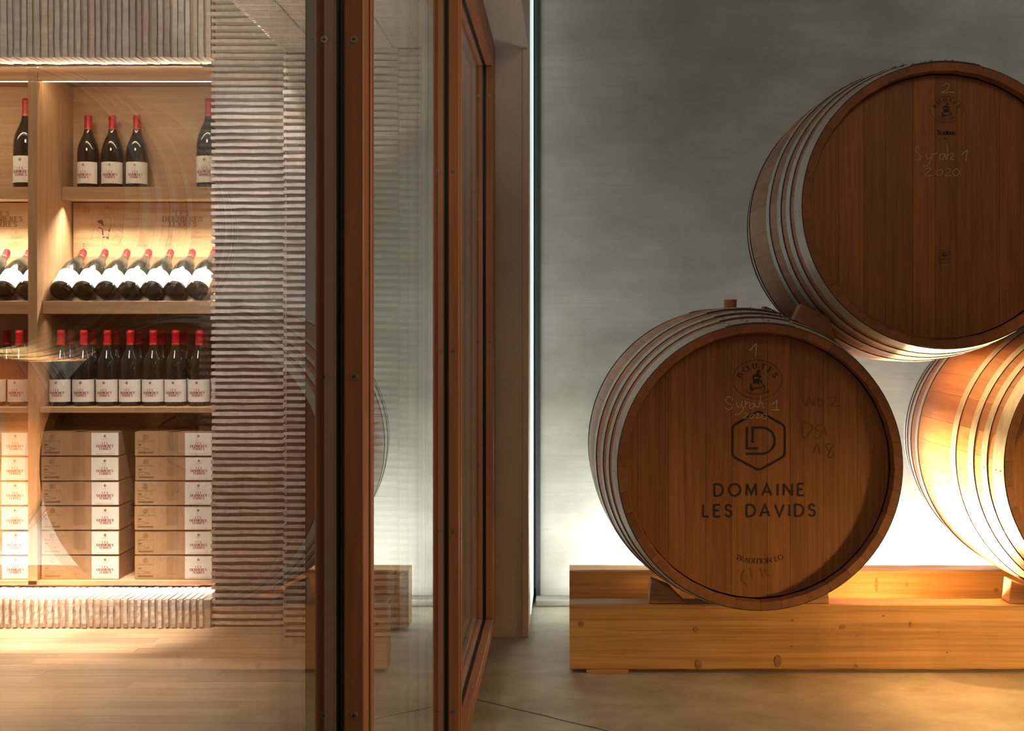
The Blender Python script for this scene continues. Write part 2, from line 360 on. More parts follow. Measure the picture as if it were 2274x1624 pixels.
def text(mb, s, x, z, h, serif=False, wt=.15, sp=.22, width=None, anchor='c', arcc=None, y=0, thin=.05):
    """strokes of s; x,z = anchor on the baseline; width fixes the total advance; arcc=(cx,cz,rx,rz,mid_angle,sign) bends it"""
    tot = sum(G[c][0] for c in s); gaps = len(s)-1
    kx = 1.0
    if width is not None:
        sp = (width/h-tot)/max(1, gaps)
        if sp < .1: kx = (width/h-.1*gaps)/tot if width/h-.1*gaps > 0 else .6; sp = .1
    W = (tot*kx+sp*gaps)*h
    px = x-(W/2 if anchor == 'c' else 0)
    sink = mb if callable(mb) else None
    for c in s:
        gw, st = G[c]; gw *= kx
        if sink: mb = sink(c)
        if arcc:
            cx, cz, rx, rz, mid, sg = arcc
            am = mid-sg*math.degrees(((px+gw*h/2)-x)/((rx+rz)/2))
            bx, bz = cx+rx*math.cos(R(am)), cz+rz*math.sin(R(am))
            # baseline direction = tangent
            tx, tz = sg*rx*math.sin(R(am)), -sg*rz*math.cos(R(am)); L = math.hypot(tx, tz); tx /= L; tz /= L
            def T(p, gw=gw, bx=bx, bz=bz, tx=tx, tz=tz):
                a, b = (p[0]*kx-gw/2)*h, p[1]*h; return (bx+tx*a-tz*b, bz+tz*a+tx*b)
        else:
            def T(p, px=px): return (px+p[0]*kx*h, z+p[1]*h)
        for q in st:
            fl = ''
            if isinstance(q[0], str): fl = q[0]; q = q[1:]
            if serif:
                ws = []
                for i in range(len(q)-1):
                    dx, dz = q[i+1][0]-q[i][0], q[i+1][1]-q[i][1]; L = math.hypot(dx, dz) or 1
                    t = abs(dz)/L
                    if .3 < t < .97 and dx*dz > 0 and len(q) < 6: t = .25      # thin up-strokes
                    ws.append(thin+(wt-thin)*t**1.3)
                vw = [ws[0]]+[(ws[i]+ws[i+1])/2 for i in range(len(ws)-1)]+[ws[-1]]
                if len(q) < 6:
                    for i in range(len(ws)): mb.ribbon([T(q[i]), T(q[i+1])], ws[i]*h, y)
                else: mb.ribbon([T(p) for p in q], [a*h for a in vw], y)
                if fl != 'n':
                    ends = [(q[-1], q[-2])]+([(q[0], q[1])] if fl != 'e' else [])
                    for p, o in ends:
                        if abs(p[1]-o[1]) > abs(p[0]-o[0])*.6: e = [(p[0]-wt*.95, p[1]), (p[0]+wt*.95, p[1])]
                        else: e = [(p[0], p[1]-.12), (p[0], p[1]+.12)]
                        mb.ribbon([T(e[0]), T(e[1])], max(thin, .06)*h, y)
            else: mb.ribbon([T(p) for p in q], wt*h, y)
        px += gw*h+sp*h
    return mb
def hexagon(cx, cz, r, flat=.98): return [(cx+r*math.sin(R(60*i))*flat, cz+r*math.cos(R(60*i))) for i in range(6)]
def rounded(poly, r, n=4):
    out = []; N = len(poly)
    for i in range(N):
        a, p, b = Vector(poly[i-1]), Vector(poly[i]), Vector(poly[(i+1) % N])
        s = p+(a-p).normalized()*r; e = p+(b-p).normalized()*r
        for k in range(n+1):
            t = k/n; out.append(tuple(s*(1-t)**2+p*2*t*(1-t)+e*t*t))
    return out
def ld_logo(mb, cx, cz, r, wd, y=0):
    """hexagon with the L and D monogram; r = centre to tip"""
    k = r/66.0
    q = lambda u, v: (cx+(u-1686)*k, cz-(v-979)*k)
    mb.ribbon(rounded([q(1686,913),q(1744,946),q(1744,1013),q(1686,1045),q(1627,1013),q(1627,946)], 9*k), wd, y, True)
    mb.ribbon([q(1659.3,948),q(1659.3,996),q(1684,996)], wd, y)
    mb.ribbon([q(1672.5,984),q(1672.5,950),q(1692,950)]+[q(1692+29.5*math.cos(R(a)), 979-29.2*math.sin(R(a))) for a in range(85,-91,-12)]+[q(1692,1008),q(1657.5,1008)], wd, y)

# ================================================================== THE SETTING
XG = -.307                      # cellar face of the glass
struct(MB().box(-.30, 4.2, -2.6, 5.5, -.12, 0).build('floor_cellar', 'concf'), 'smooth grey concrete floor of the barrel cellar', 'floor')
FC = bpy.data.objects['floor_cellar']
def crack(p0, p1, wd=.0022):
    (x0, y0), (x1, y1) = p0, p1; d = math.dist(p0, p1); nx, ny = -(y1-y0)/d*wd, (x1-x0)/d*wd
    n = 14; vs = []
    for i in range(n+1):
        t = i/n; j = .0016*math.sin(i*2.7)
        vs += [(x0+(x1-x0)*t+nx+j, y0+(y1-y0)*t+ny+j, .0006), (x0+(x1-x0)*t-nx+j, y0+(y1-y0)*t-ny+j, .0006)]
    MB().add(vs, [(2*i, 2*i+1, 2*i+3, 2*i+2) for i in range(n)]).build('saw_cut', 'dark', FC)
crack((-.30, 3.885), (.75, 3.12))
wb = struct(MB().box(-.135, 4.2, 5.235, 5.5, 0, 3.25).build('wall_back', 'conc'), 'grey cast concrete wall behind the barrels', 'wall')
MB().bbox(-.135, 4.2, 5.142, 5.235, 0, .029, .004).build('kerb', 'conc', wb)
struct(MB().box(-.134, -.117, 5.222, 5.235, .029, 3.25).build('trim_1', 'dark'), 'black vertical shadow gap in the corner of the concrete wall', 'trim')
tag(MB().box(-.1499, -.1462, 4.86, 5.225, .035, 3.2).build('light_strip', 'strip'), 'tall cool white light strip in the corner beside the concrete wall', 'light')
struct(MB().box(4.2, 4.35, -2.6, 5.5, 0, 3.25).build('wall_right', 'conc'), 'concrete side wall of the cellar beyond the barrels', 'wall')
struct(MB().box(-.15, 4.35, -2.75, -2.6, 0, 3.25).build('wall_front', 'conc'), 'concrete wall of the cellar behind the viewer', 'wall')
struct(MB().box(-.15, 4.35, -2.75, 5.5, 3.25, 3.4).build('ceiling_cellar', 'concj'), 'concrete ceiling above the barrels', 'ceiling')

# thick wall between shop and cellar: concrete towards the cellar
wp = thing('wall_partition', 'concrete reveal and lintel beside the glazed screen', 'wall', kind='structure')
MB().box(-.56, -.15, 4.65, 5.5, 0, 2.26).build('jamb', 'concj', wp)
MB().box(-.56, -.15, -2.75, 5.5, 2.26, 3.4).build('lintel', 'concj', wp)
MB().box(-.56, -.15, -2.75, .12, 0, 2.26).build('near_jamb', 'concj', wp)
MB().bbox(-.174, -.149, 4.646, 4.652, .0, 2.26, .002).build('corner_strip', 'concj', wp)

# ---- thin bricks: proud courses over a recessed backing
def brick_mesh(seed, hgt=.016, dep=.05):
    """a thin brick of unit length along x, front at y=0, its long edges uneven"""
    rnd = random.Random(seed); n = 7; vs = []
    t0, b0 = hgt*rnd.uniform(.46, .58), -hgt*rnd.uniform(.44, .56)
    for i in range(n+1):
        x = i/n; j = lambda s: rnd.uniform(-s, s)
        e = .0022 if i in (0, n) else 0
        vs += [(x, dep, t0), (x, .0012+e+j(.0012), t0-.0016+j(.0013)), (x, e+j(.0012), b0+.002+j(.0014)), (x, dep, b0)]
    fs = []
    for i in range(n):
        for k in range(4): fs.append((i*4+k, (i+1)*4+k, (i+1)*4+(k+1) % 4, i*4+(k+1) % 4))
    fs += [(0, 1, 2, 3), (n*4+3, n*4+2, n*4+1, n*4)]
    me = bpy.data.meshes.new('brick'); me.from_pydata(vs, [], fs); me.materials.append(MAT['brick'])
    return me
BR = [brick_mesh(i) for i in range(9)]
rb = random.Random(3)
PITCH = .0274
def course_wall(parent, x0, x1, y, z0, z1, jx=.003):
    z = z0+.010
    while z < z1:
        a = x0+rb.uniform(-jx, jx); b = x1+rb.uniform(-.0012, .0012)
        put('brick', rb.choice(BR), parent, (a, y+rb.uniform(-.0018, .0018), z), (0, rb.uniform(-.006, .006), 0), (b-a, 1, rb.uniform(.92, 1.12)))
        z += PITCH*rb.uniform(.97, 1.03)
pier = thing('wall_pier', 'shop pier of thin grey-pink bricks laid flat beside the shelving', 'wall', (-1.27, 4.8, 0), kind='structure')
def rel(o): return lambda x, y, z: (x-o.location.x, y-o.location.y, z-o.location.z)
MB(rel(pier)).box(-1.399, -1.115, 4.812, 5.45, .0, 2.95).build('backing', 'mortar', pier)
course_wall(pier, -1.412+1.27, -1.124+1.27, 0, .006, 2.62)
portal = thing('wall_portal', 'brick-clad reveal of thin bricks between the pier and the glass', 'wall', (-.82, 4.64, 0), kind='structure')
MB(rel(portal)).box(-1.075, -.561, 4.652, 5.45, 0, 2.262).build('backing', 'mortar', portal)
course_wall(portal, -1.089+.82, -.651+.82, 0, .002, 2.258)
course_wall(portal, -.645+.82, -.563+.82, .002, .002, 2.258, .001)
soff = thing('ceiling_soffit', 'soffit of thin bricks over the opening, ribs running across', 'ceiling', (-.82, 4.64, 2.26), kind='structure')
MB(rel(soff)).box(-1.09, -.561, -2.6, 5.45, 2.270, 3.0).build('backing', 'mortar', soff)
for a, b in ((-1.104, -.962), (-.953, -.672), (-.663, -.563)):
    y = 4.628
    while y > 3.72:
        put('brick', rb.choice(BR), soff, (a+.82, y-4.64, rb.uniform(-.0015, .0015)), (R(90), 0, 0), (b-a, 1, rb.uniform(.95, 1.1)))
        y -= PITCH*rb.uniform(.97, 1.03)
def soldier(parent, x0, x1, y, z0, z1, dep, wf=(.85, 1.2)):
    """upright thin bricks side by side"""
    me = [brick_mesh(50+i, .0165, dep) for i in range(6)]
    x = x0
    while x < x1:
        a = z0+rb.uniform(-.002, .002); b = z1+rb.uniform(-.001, .001)
        # local x -> up, local z -> -x
        put('brick', rb.choice(me), parent, (x, y+rb.uniform(-.002, .002), a), (0, R(-90), 0), (b-a, 1, rb.uniform(*wf)))
        x += .0272*rb.uniform(.93, 1.07)
head = thing('wall_header', 'panel of upright thin bricks above the shelving', 'wall', (-2.2, 4.82, 2.264), kind='structure')
MB(rel(head)).box(-3.1, -1.41, 4.834, 4.949, 2.270, 2.95).build('backing', 'mortar', head)
soldier(head, -2.52+2.2, -1.418+2.2, 0, 0, .36, .13, (1.15, 1.6))
plinth = thing('baseboard_shop', 'low plinth of upright thin bricks under the shelving', 'plinth', (-2.2, 4.77, 0), kind='structure')
MB(rel(plinth)).box(-3.1, -1.41, 4.782, 5.0, 0, .112).build('backing', 'mortar', plinth)
soldier(plinth, -2.56+2.2, -1.418+2.2, 0, .006, .1185, .215)
# shop shell
struct(MB().box(-3.25, -3.1, -2.6, 5.6, 0, 3.0).build('wall_left', 'plaster'), 'plain side wall of the shop', 'wall')
struct(MB().box(-3.25, -.56, 5.45, 5.6, 0, 3.0).build('wall_shop_back', 'plaster'), 'plain wall behind the shelving', 'wall')
struct(MB().box(-3.25, -.56, -2.75, -2.6, 0, 3.0).build('wall_shop_front', 'plaster'), 'plain front wall of the shop', 'wall')
struct(MB().box(-3.25, -1.09, -2.75, 5.6, 2.95, 3.1).build('ceiling_shop', 'plaster'), 'plain ceiling of the shop', 'ceiling')
# parquet: separate boards where they can be told apart
fs = struct(MB().box(-3.25, -.30, -2.6, 5.5, -.12, -.012).build('floor_shop', 'parquet'), 'oak strip parquet floor of the shop', 'floor')
MB().box(-3.25, -.345, -2.6, 3.30, -.012, 0).build('far_boards', 'parquet', fs)
y = 3.30; row = 0
BD = {}
while y < 5.0:
    x = -2.75-rb.uniform(0, .5)
    while x < -.345:
        L = rb.choice((.42, .52, .60)); e = min(x+L, -.345)
        if e-x > .05:
            k = round(e-x, 3)
            if k not in BD: BD[k] = MB().box(.0004, k-.0004, .0003, .0697, -.012, 0).mesh('plank', 'parquet')
            put('plank', BD[k], fs, (x, y, rb.uniform(-.0003, .0003)))
        x = e
    y += .07; row += 1

# ---- glazed screen between shop and cellar
win = thing('window_1', 'red-brown timber glazed screen with three tall double-glazed panes', 'window', (-.313, 2.4, 0), kind='structure')
W_ = rel(win)
XL, XR = -.353, -.274
GB0, GB1 = -.331, XG
ZB, ZT = .113, 2.155
posts = [(.20, .29), (1.63, 1.717), (3.06, 3.146), (4.47, 4.648)]
def screw(parent, x, y, z, nrm):
    m = MB(W_); n = Vector(nrm)
    o = (Vector((x, y, z)))
    t = n.orthogonal().normalized(); b = n.cross(t)
    def disc(r, h, k=14): return [tuple(o+n*h+(t*math.cos(2*math.pi*i/k)+b*math.sin(2*math.pi*i/k))*r) for i in range(k)]
    a, c = disc(.0056, .0), disc(.0050, .0016)
    m.add(a+c, [(i, (i+1) % 14, (i+1) % 14+14, i+14) for i in range(14)]+[tuple(range(14, 28))])
    s = m.build('screw', 'steel', parent)
    return s
CROSS = None
def bead(x0, x1, y0, y1, z0, z1, pos, nrm, mat='frame'):
    o = MB(W_).bbox(x0, x1, y0, y1, z0, z1, .0015).build('bead', mat, win)
    xc = (x0+x1)/2
    for p in pos:
        screw(o, xc, p[0], p[1], nrm)
        n = Vector(nrm); c = Vector((xc, p[0], p[1]))+n*.0018
        m = MB(W_); t = Vector((1, 0, 0)); b = n.cross(t)
        for u_, v_ in ((t, b), (b, t)):
            q = [c+u_*.0026+v_*.0007, c-u_*.0026+v_*.0007, c-u_*.0026-v_*.0007, c+u_*.0026-v_*.0007]
            m.add([tuple(z) for z in q], [(0, 1, 2, 3)])
        m.build('screw_slot', 'slot', o)
SZ = (.225, .68, 1.136, 1.59, 2.045)
for i, (a, b) in enumerate(posts):
    lo = a+.026 if i else a; hi = b-.026 if i < 3 else b
    MB(W_).bbox(XL, XR-.003, lo, hi, .06, 2.26, .002).build('post', 'frame', win)
    MB(W_).box(XL+.004, XR-.006, lo-.003, lo, ZB, ZT).build('joint_line', 'dark', win)
    if i:   # far end of the pane in front of this post
        bead(-.3005, XR, a, a+.0235, ZB, ZT, [(a, z) for z in SZ], (0, -1, 0))
        bead(XL, GB0-.002, a, a+.0235, ZB, ZT, [(a, z) for z in SZ], (0, -1, 0))
        MB(W_).box(XG+.0006, -.3008, a+.003, a+.0235, ZB, ZT).build('gasket', 'rubber', win)
        MB(W_).box(GB0+.0045, GB1-.0045, a-.004, a+.012, ZB, ZT).build('spacer_bar', 'spacer', win)
    if i < 3:
        bead(-.3005, XR, b-.0235, b, ZB, ZT, [], (0, 1, 0))
        bead(XL, GB0-.002, b-.0235, b, ZB, ZT, [], (0, 1, 0))
        MB(W_).box(XG+.0006, -.3008, b-.0235, b-.003, ZB, ZT).build('gasket', 'rubber', win)
for i in range(3):
    y0, y1 = posts[i][1], posts[i+1][0]
    MB(W_).bbox(XL, XR-.001, y0-.026, y1+.026, .062, ZB-.024, .002).build('bottom_rail', 'frameh', win)
    MB(W_).box(XL+.012, XR-.022, y0-.026, y1+.026, .0, .062).build('base_block', 'base', win)
    MB(W_).bbox(XL, XR-.001, y0-.026, y1+.026, ZT+.024, 2.26, .002).build('top_rail', 'frameh', win)
    sy = [y1-.052-.388*k for k in range(4)]
    for z0, z1, zs, nz in ((ZB-.024, ZB, ZB, 1), (ZT, ZT+.024, ZT, -1)):
        bead(-.3005, XR, y0, y1, z0, z1, [(p, zs) for p in sy], (0, 0, nz), 'frameh')
        bead(XL, GB0-.002, y0, y1, z0, z1, [(p, zs) for p in sy], (0, 0, nz), 'frameh')
        zz = (z0, z1-.003) if nz > 0 else (z0+.003, z1)
        MB(W_).box(XG+.0006, -.3008, y0, y1, *zz).build('gasket', 'rubber', win)
        zz = (z0+.006, z1+.003) if nz > 0 else (z0-.003, z1-.006)
        MB(W_).box(GB0+.0045, GB1-.0045, y0, y1, *zz).build('spacer_bar', 'spacer', win)
    pane = MB(W_)
    ya, yb, za, zb = y0-.012, y1+.012, ZB-.014, ZT+.014
    pane.box(GB0, GB1, ya, yb, za, zb)
    pane.f = [f for k, f in enumerate(pane.f) if k in (3, 5)]      # the two sheets of the sealed unit
    pane.build('pane', 'glass', win)

# ================================================================== BARRELS AND TIMBERS
L_, RH, RB = 1.15, .4545, .5135
def rad(t): return RH+(RB-RH)*(1-((t-L_/2)/(L_/2))**2)
def B_(x, y, z): return (x, y-L_/2, z+RB)          # local origin: below the middle of the barrel
def stave_mesh(width):
    m = MB(); ts = [0, .02, .055, .12, .22, .34, .46, .575, .69, .81, .93, 1.03, 1.095, 1.13, 1.15]
    vs = []; g = .00035
    for t in ts:
        r = rad(t); e = min(t, L_-t)
        ri = r-(.024 if e < .001 else .033 if e < .03 else .034)
        da = width/2-math.degrees(g/r)
        for a in (-da, -da/3, da/3, da): vs.append((r*math.sin(R(a)), t, r*math.cos(R(a))))
        for a in (da, -da): vs.append((ri*math.sin(R(a)), t, ri*math.cos(R(a))))
    fs = []
    n = len(ts)
    for i in range(n-1):
        for k in range(6): fs.append((i*6+k, i*6+(k+1) % 6, (i+1)*6+(k+1) % 6, (i+1)*6+k))
    fs += [tuple(range(5, -1, -1)), tuple(range((n-1)*6, n*6))]
    me = MB(); me.v = vs; me.f = fs
    o = me.mesh('stave', 'stave', 25); o.materials.append(MAT['chime'])
    for p in o.polygons:
        c = p.center
        if c.y < .019 and (p.normal.y < -.5 or p.normal.z < 0): p.material_index = 1
        elif c.y < .06 and math.hypot(c.x, c.z) < rad(c.y)-.02: p.material_index = 1
    return o
SW = [11.2, 8.8, 10.4, 9.6]
SM = [stave_mesh(w_) for w_ in SW]
HOOPS = [(.002, .067, .003), (.104, .141, .003), (.195, .236, .003), (.332, .376, .003)]
def hoop_mesh(a, b, th):
    m = MB(); k = 4; prof = [(rad(a+(b-a)*i/k)+th, a+(b-a)*i/k) for i in range(k+1)]+[(rad(b)-.001, b), (rad(a)-.001, a)]
    m.ring(prof, 96)
    # overlapping end lapped over the ring near the top
    prof = [(rad(a+(b-a)*i/k)+th*2.1, a+.001+(b-a-.002)*i/k) for i in range(k+1)]+[(rad(b)+th*.5, b-.001), (rad(a)+th*.5, a+.001)]
    m.ring(prof, 12, 76, 104)
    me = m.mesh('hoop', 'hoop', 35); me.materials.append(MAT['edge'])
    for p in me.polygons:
        if abs(p.normal.y) > .8: p.material_index = 1  # edge faces take the painted shade
    return me
def rivets_mesh(a, b, th):
    m = MB(); rows = ((.3, .7) if b-a > .05 else (.5,))
    for ang in (78, 86.5, 95, 102):
        for q in rows:
            t = a+(b-a)*q; aa = ang+(1.5 if q > .6 else 0); r = rad(t)+th*2.1
            n = (math.cos(R(aa)), 0, math.sin(R(aa))); m.dome((n[0]*r, t, n[2]*r), n, .0058, .004)
    for ang in (182, 3):
        for q in rows:
            t = a+(b-a)*q; r = rad(t)+th; n = (math.cos(R(ang)), 0, math.sin(R(ang))); m.dome((n[0]*r, t, n[2]*r), n, .0028, .0012, 6)
    return m.mesh('rivets', 'rivet', 40)
HM = []
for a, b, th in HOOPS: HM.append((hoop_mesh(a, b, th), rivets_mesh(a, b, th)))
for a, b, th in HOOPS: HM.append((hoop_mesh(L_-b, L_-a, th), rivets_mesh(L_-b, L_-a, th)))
YH = .043                         # head set back from the rim
def barrel(label, x, yf, z, bounds, rz=0, bung=False, rot=0):
    """x,z: axis at the front face plane yf"""
    o = thing('wine_barrel', label, 'barrel', (x-math.sin(rz)*L_/2, yf+math.cos(rz)*L_/2, z-RB), 'oak wine barrels stacked on timbers', None, rz)
    a = rot
    off = (0, -L_/2, RB)
    i = 0
    while i < 36:
        w_ = SW[i % 4]
        put('stave', SM[i % 4], o, off, (0, R(a+w_/2), 0)); a += w_; i += 1
    for hm, rm in HM:
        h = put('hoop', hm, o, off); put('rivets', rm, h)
    rr = RH-.031
    xs = [-rr]+[b for b in bounds if -rr < b < rr]+[rr]
    def plank(y0, y1, a, b):
        g = .0004; pts = []
        n = 8
        a2, b2 = a+g, b-g
        f = lambda x_: math.sqrt(max(0, rr*rr-x_*x_))
        xs_ = [a2+(b2-a2)*k/n for k in range(n+1)]
        pts = [(x_, f(x_)) for x_ in xs_]+[(x_, -f(x_)) for x_ in reversed(xs_)]
        if f(a2) < 1e-4: pts = pts[:-1]
        return MB(B_).prism(pts, y0, y1)
    for a, b in zip(xs, xs[1:]): plank(YH, YH+.022, a, b).build('head_board', 'head', o)
    MB(B_).prism([(rr*math.cos(R(i*7.5)), rr*math.sin(R(i*7.5))) for i in range(48)], L_-YH-.022, L_-YH).build('back_head', 'head', o)
    if bung:
        m = MB(lambda x, y, z: B_(x, y+L_/2, z+RB)); m.ring([(.0, -.02), (.0215, -.02), (.0245, .028), (.0235, .030), (0, .030)], 20, axis='z', closed=False)
        m.build('bung', 'bung', o, smooth=40)
    return o
YF = 3.85
c1 = P(1689.5, 1042, YF); c2 = P(2100, 462, YF); c1 = (c1[0], .748); c2 = (c2[0], c2[1]+.008); c3 = (1.845, c1[1])
k_ = 1/698.7
Q1 = R(2.0)
b1 = barrel('lower left wine barrel with hexagon logo and Domaine Les Davids lettering', c1[0], YF, c1[1],
            [k_*d for d in (-271, -223, -202, -165, -119, -60, 21, 72, 148, 225, 286)], Q1, True)
b2 = barrel('upper wine barrel chalked with number 2, resting on the two below', c2[0], YF, c2[1],
            [k_*d for d in (-231, -174, -126, -64, -14, 35, 130, 200, 260)], 0, False, 4)
b3 = barrel('lower right wine barrel cut off by the picture edge, brightly lit side', c3[0], YF, c3[1],
            [-.30, -.21, -.13, -.05, .04, .12, .20, .29], 0, False, 2)
# printing on a head: everything drawn at photo size on the plane of the head
def onhead(c, rz=0, eps=.0007):
    Y = YF+YH
    def f(u, y, v):
        X, Z = P(u, -v, Y)       # v is passed negated so that up is up
        return B_(X-c[0]+math.tan(rz)*0, YH-eps-y, Z-c[1])
    return MB(f)
def px(pts): return [(u, -v) for u, v in pts]
def smoothline(pts, n=5):
    """Catmull-Rom through pts"""
    out = []
    P_ = [pts[0]]+list(pts)+[pts[-1]]
    for i in range(1, len(P_)-2):
        a, b, c, d = [Vector(q) for q in P_[i-1:i+3]]
        for k in range(n):
            t = k/n; out.append(tuple(.5*((2*b)+(c-a)*t+(2*a-5*b+4*c-d)*t*t+(3*b-a-3*c+d)*t**3)))
    return out+[tuple(pts[-1])]
def chalk(parent, c, strokes, wd, rz=0, mat='chalk', name='chalk_writing'):
    m = onhead(c, rz, .0011)
    for s in strokes:
        pts = smoothline(px(s)) if len(s) > 2 else px(s)
        rr_ = random.Random(len(pts)); m.ribbon(pts, [wd*rr_.uniform(.75, 1.2) for _ in pts])
    return m.build(name, mat, parent)
z4 = lambda pts: [(1600+x/8.12, 740+y/8.12) for x, y in pts]
SYR = [z4(s) for s in (
  [(215,1235),(220,1190),(190,1155),(140,1150),(95,1185),(95,1230),(140,1265),(195,1290),(215,1330),(185,1370),(130,1372),(80,1335)],
  [(295,1240),(300,1300),(330,1330),(370,1310),(400,1235)], [(375,1285),(415,1340),(410,1400),(350,1450),(262,1475)],
  [(455,1215),(450,1280),(448,1345)], [(450,1290),(490,1255),(545,1262)],
  [(630,1275),(580,1270),(535,1305),(545,1355),(590,1345),(630,1290),(640,1330),(690,1330)],
  [(735,1145),(715,1240),(690,1345)], [(700,1300),(740,1250),(770,1260),(765,1320),(800,1352)],
  [(945,1285),(1030,1212)], [(1030,1212),(1015,1385)], [(925,1385),(1085,1390)])]
chalk(b1, c1, [z4([(535,312),(655,185)]), z4([(655,185),(650,290),(635,412)])], 2.0, Q1)
chalk(b1, c1, SYR, 1.5, Q1)
chalk(b1, c1, [z4(s) for s in ([(440,1455),(480,1440),(485,1470),(420,1532),(495,1525)], [(600,1460),(550,1480),(530,1520),(570,1535),(605,1500),(600,1460)],
   [(645,1455),(690,1445),(690,1475),(645,1530),(730,1520)], [(800,1450),(755,1490),(770,1540),(820,1545),(845,1490),(800,1450)])], 1.2, Q1)
z1_ = lambda pts: [(1260+x/2.8425, 640+y/2.8425) for x, y in pts]
chalk(b1, c1, [z1_(s) for s in ([(1490,695),(1515,745),(1530,690),(1555,745)], [(1560,695),(1563,745)], [(1590,700),(1595,750),(1625,725),(1590,700)],
   [(1660,695),(1700,690),(1690,725),(1665,745),(1735,745)], [(1490,850),(1495,950),(1540,910),(1550,870),(1490,845)], [(1600,860),(1575,890),(1610,920),(1590,950),(1560,940)],
   [(1630,880),(1640,930)], [(1560,1040),(1585,985),(1600,1050)], [(1680,985),(1640,990),(1650,1020),(1690,1050),(1665,1075),(1655,1050),(1690,990)])], 2.2, Q1, 'pencil', 'faded_writing')
chalk(b1, c1, [[(1655,1265),(1648,1285),(1660,1300)], [(1668,1262),(1672,1282)], [(1690,1262),(1698,1285)], [(1700,1265),(1710,1280)]], 3.0, Q1, 'stain', 'faded_writing')
def emblem(parent, c, cu, cv, s, rz=0):
    """oval cooper's stamp; s scales from the larger one"""
    m = onhead(c, rz, .0008)
    q = lambda pts: [(cu+(x-673)/8.12*s, -(cv+(y-840)/8.12*s)) for x, y in pts]
    m.ribbon([(cu+55*s*math.cos(R(a)), -cv+43*s*math.sin(R(a))) for a in range(0, 360, 6)], .9*s, 0, True)
    text(m, 'BOUTES', cu, 0, 11.5*s, True, .24, width=84*s, arcc=(cu, -cv-6*s, 38*s, 30.5*s, 90, 1), thin=.07)
    text(m, 'Depuis 1880', cu, 0, 5.9*s, True, .15, width=54*s, arcc=(cu, -cv+12*s, 52*s, 46.5*s, 270, -1), thin=.06)
    solid = [
      [(660,690),(680,668),(715,668),(728,685),(715,690),(695,700),(698,725),(680,745),(655,740)],                      # hair
      [(650,738),(700,745),(712,770),(745,770),(752,800),(720,805),(690,800),(640,790),(612,800),(600,840),(580,820),(582,780),(610,750)],   # shoulders
      [(590,835),(640,840),(700,825),(735,830),(712,870),(712,905),(590,912),(598,870)],                             # apron
      [(735,835),(760,880),(765,905),(748,905),(735,870)],
      [(560,915),(585,912),(565,945),(575,985),(600,1000),(680,995),(680,1010),(620,1020),(600,1045),(560,1045),(536,1015),(540,950)],   # cask side
      [(765,915),(800,940),(812,985),(800,1025),(770,1035),(798,1000),(785,960),(775,940)]]
    for p in solid: m.flat(q(p))
    for p in ([(715,690),(722,712),(712,735),(700,745)], [(625,755),(640,790),(690,795)], [(600,838),(650,832),(735,800)],
              [(735,835),(728,880),(740,905)], [(690,1000),(760,985)]):
        m.ribbon(q(p), 1.1*s)
    m.ribbon([(cu+((673+105*math.cos(R(a)))-673)/8.12*s, -(cv+((955-36*math.sin(R(a)))-840)/8.12*s)) for a in range(0, 360, 12)], .9*s, 0, True)
    return m.build('stamp', 'burn', parent)
emblem(b1, c1, 1683, 843, 1.0, Q1)
emblem(b2, c2, 2102, 243, .675)
m = onhead(c1, Q1); ld_logo(m, 1686, -979, 66, 5.2); m.build('logo', 'burn', b1)
LET = []
def newchar(c): LET.append(onhead(c1, Q1)); return LET[-1]
text(newchar, 'DOMAINE', 1687, -1101, 26, False, .175, width=200)
text(newchar, 'LES DAVIDS', 1687, -1147, 26, False, .175, width=250)
for m in LET:
    if m.v: m.build('letter', 'burn', b1)
m = onhead(c1, Q1); text(m, 'TRADITION LO', 1688, 0, 10.5, True, .15, width=110, arcc=(1688, -1110, 142, 142, 270, -1), thin=.06); m.build('lettering', 'burn', b1)
z3 = lambda pts: [(1660+x/3.69, 120+y/3.69) for x, y in pts]
chalk(b2, c2, [z3([(1600,265),(1625,243),(1650,250),(1640,285),(1590,318),(1650,312),(1695,318)])], 1.6)
chalk(b2, c2, [z3(s) for s in ([(1410,775),(1385,760),(1375,790),(1400,820),(1420,850),(1400,870),(1365,862)], [(1465,825),(1470,855),(1490,850),(1510,815)],
   [(1500,830),(1495,880),(1475,915),(1435,918)], [(1510,860),(1520,810)], [(1515,830),(1555,810)], [(1615,815),(1580,825),(1572,855),(1600,865),(1615,820),(1625,865)],
   [(1635,745),(1640,800),(1632,870)], [(1640,830),(1670,815),(1690,830),(1660,860),(1690,865)], [(1755,825),(1800,785)], [(1800,785),(1787,880)])], 1.5)
chalk(b2, c2, [z3(s) for s in ([(1455,945),(1480,935),(1500,945),(1450,997),(1520,993)], [(1580,950),(1550,960),(1550,990),(1585,990),(1595,955),(1570,948)],
   [(1630,940),(1660,940),(1655,965),(1620,998),(1670,995)], [(1700,945),(1680,975),(1700,1000),(1735,975),(1720,945),(1695,948)])], 1.4)
m = onhead(c2); text(m, 'Tradition', 2100.5, -299, 9, True, .26, width=40, thin=.09); m.build('lettering', 'burn', b2)
m = onhead(c2); text(m, 'Lo', 2099.5, -310, 4.6, True, .24, width=6, thin=.1); m.build('lettering', 'burn', b2)
m = onhead(c2); m.ribbon(rounded([(2086, -557), (2107, -557), (2107, -584), (2086, -584)], 3), .9, 0, True)
m.ribbon([(2096.5+6*math.cos(R(a)), -566.5+5.5*math.sin(R(a))) for a in range(150, -120, -15)], 1.5)
m.flat([(2091, -569), (2094.5, -561.5), (2097, -569)]); m.flat([(2096, -569), (2098.5, -563), (2101, -569)])
text(m, 'PEFC', 2096.5, -579, 4, False, .2, width=14); m.build('stamp', 'burn', b2)

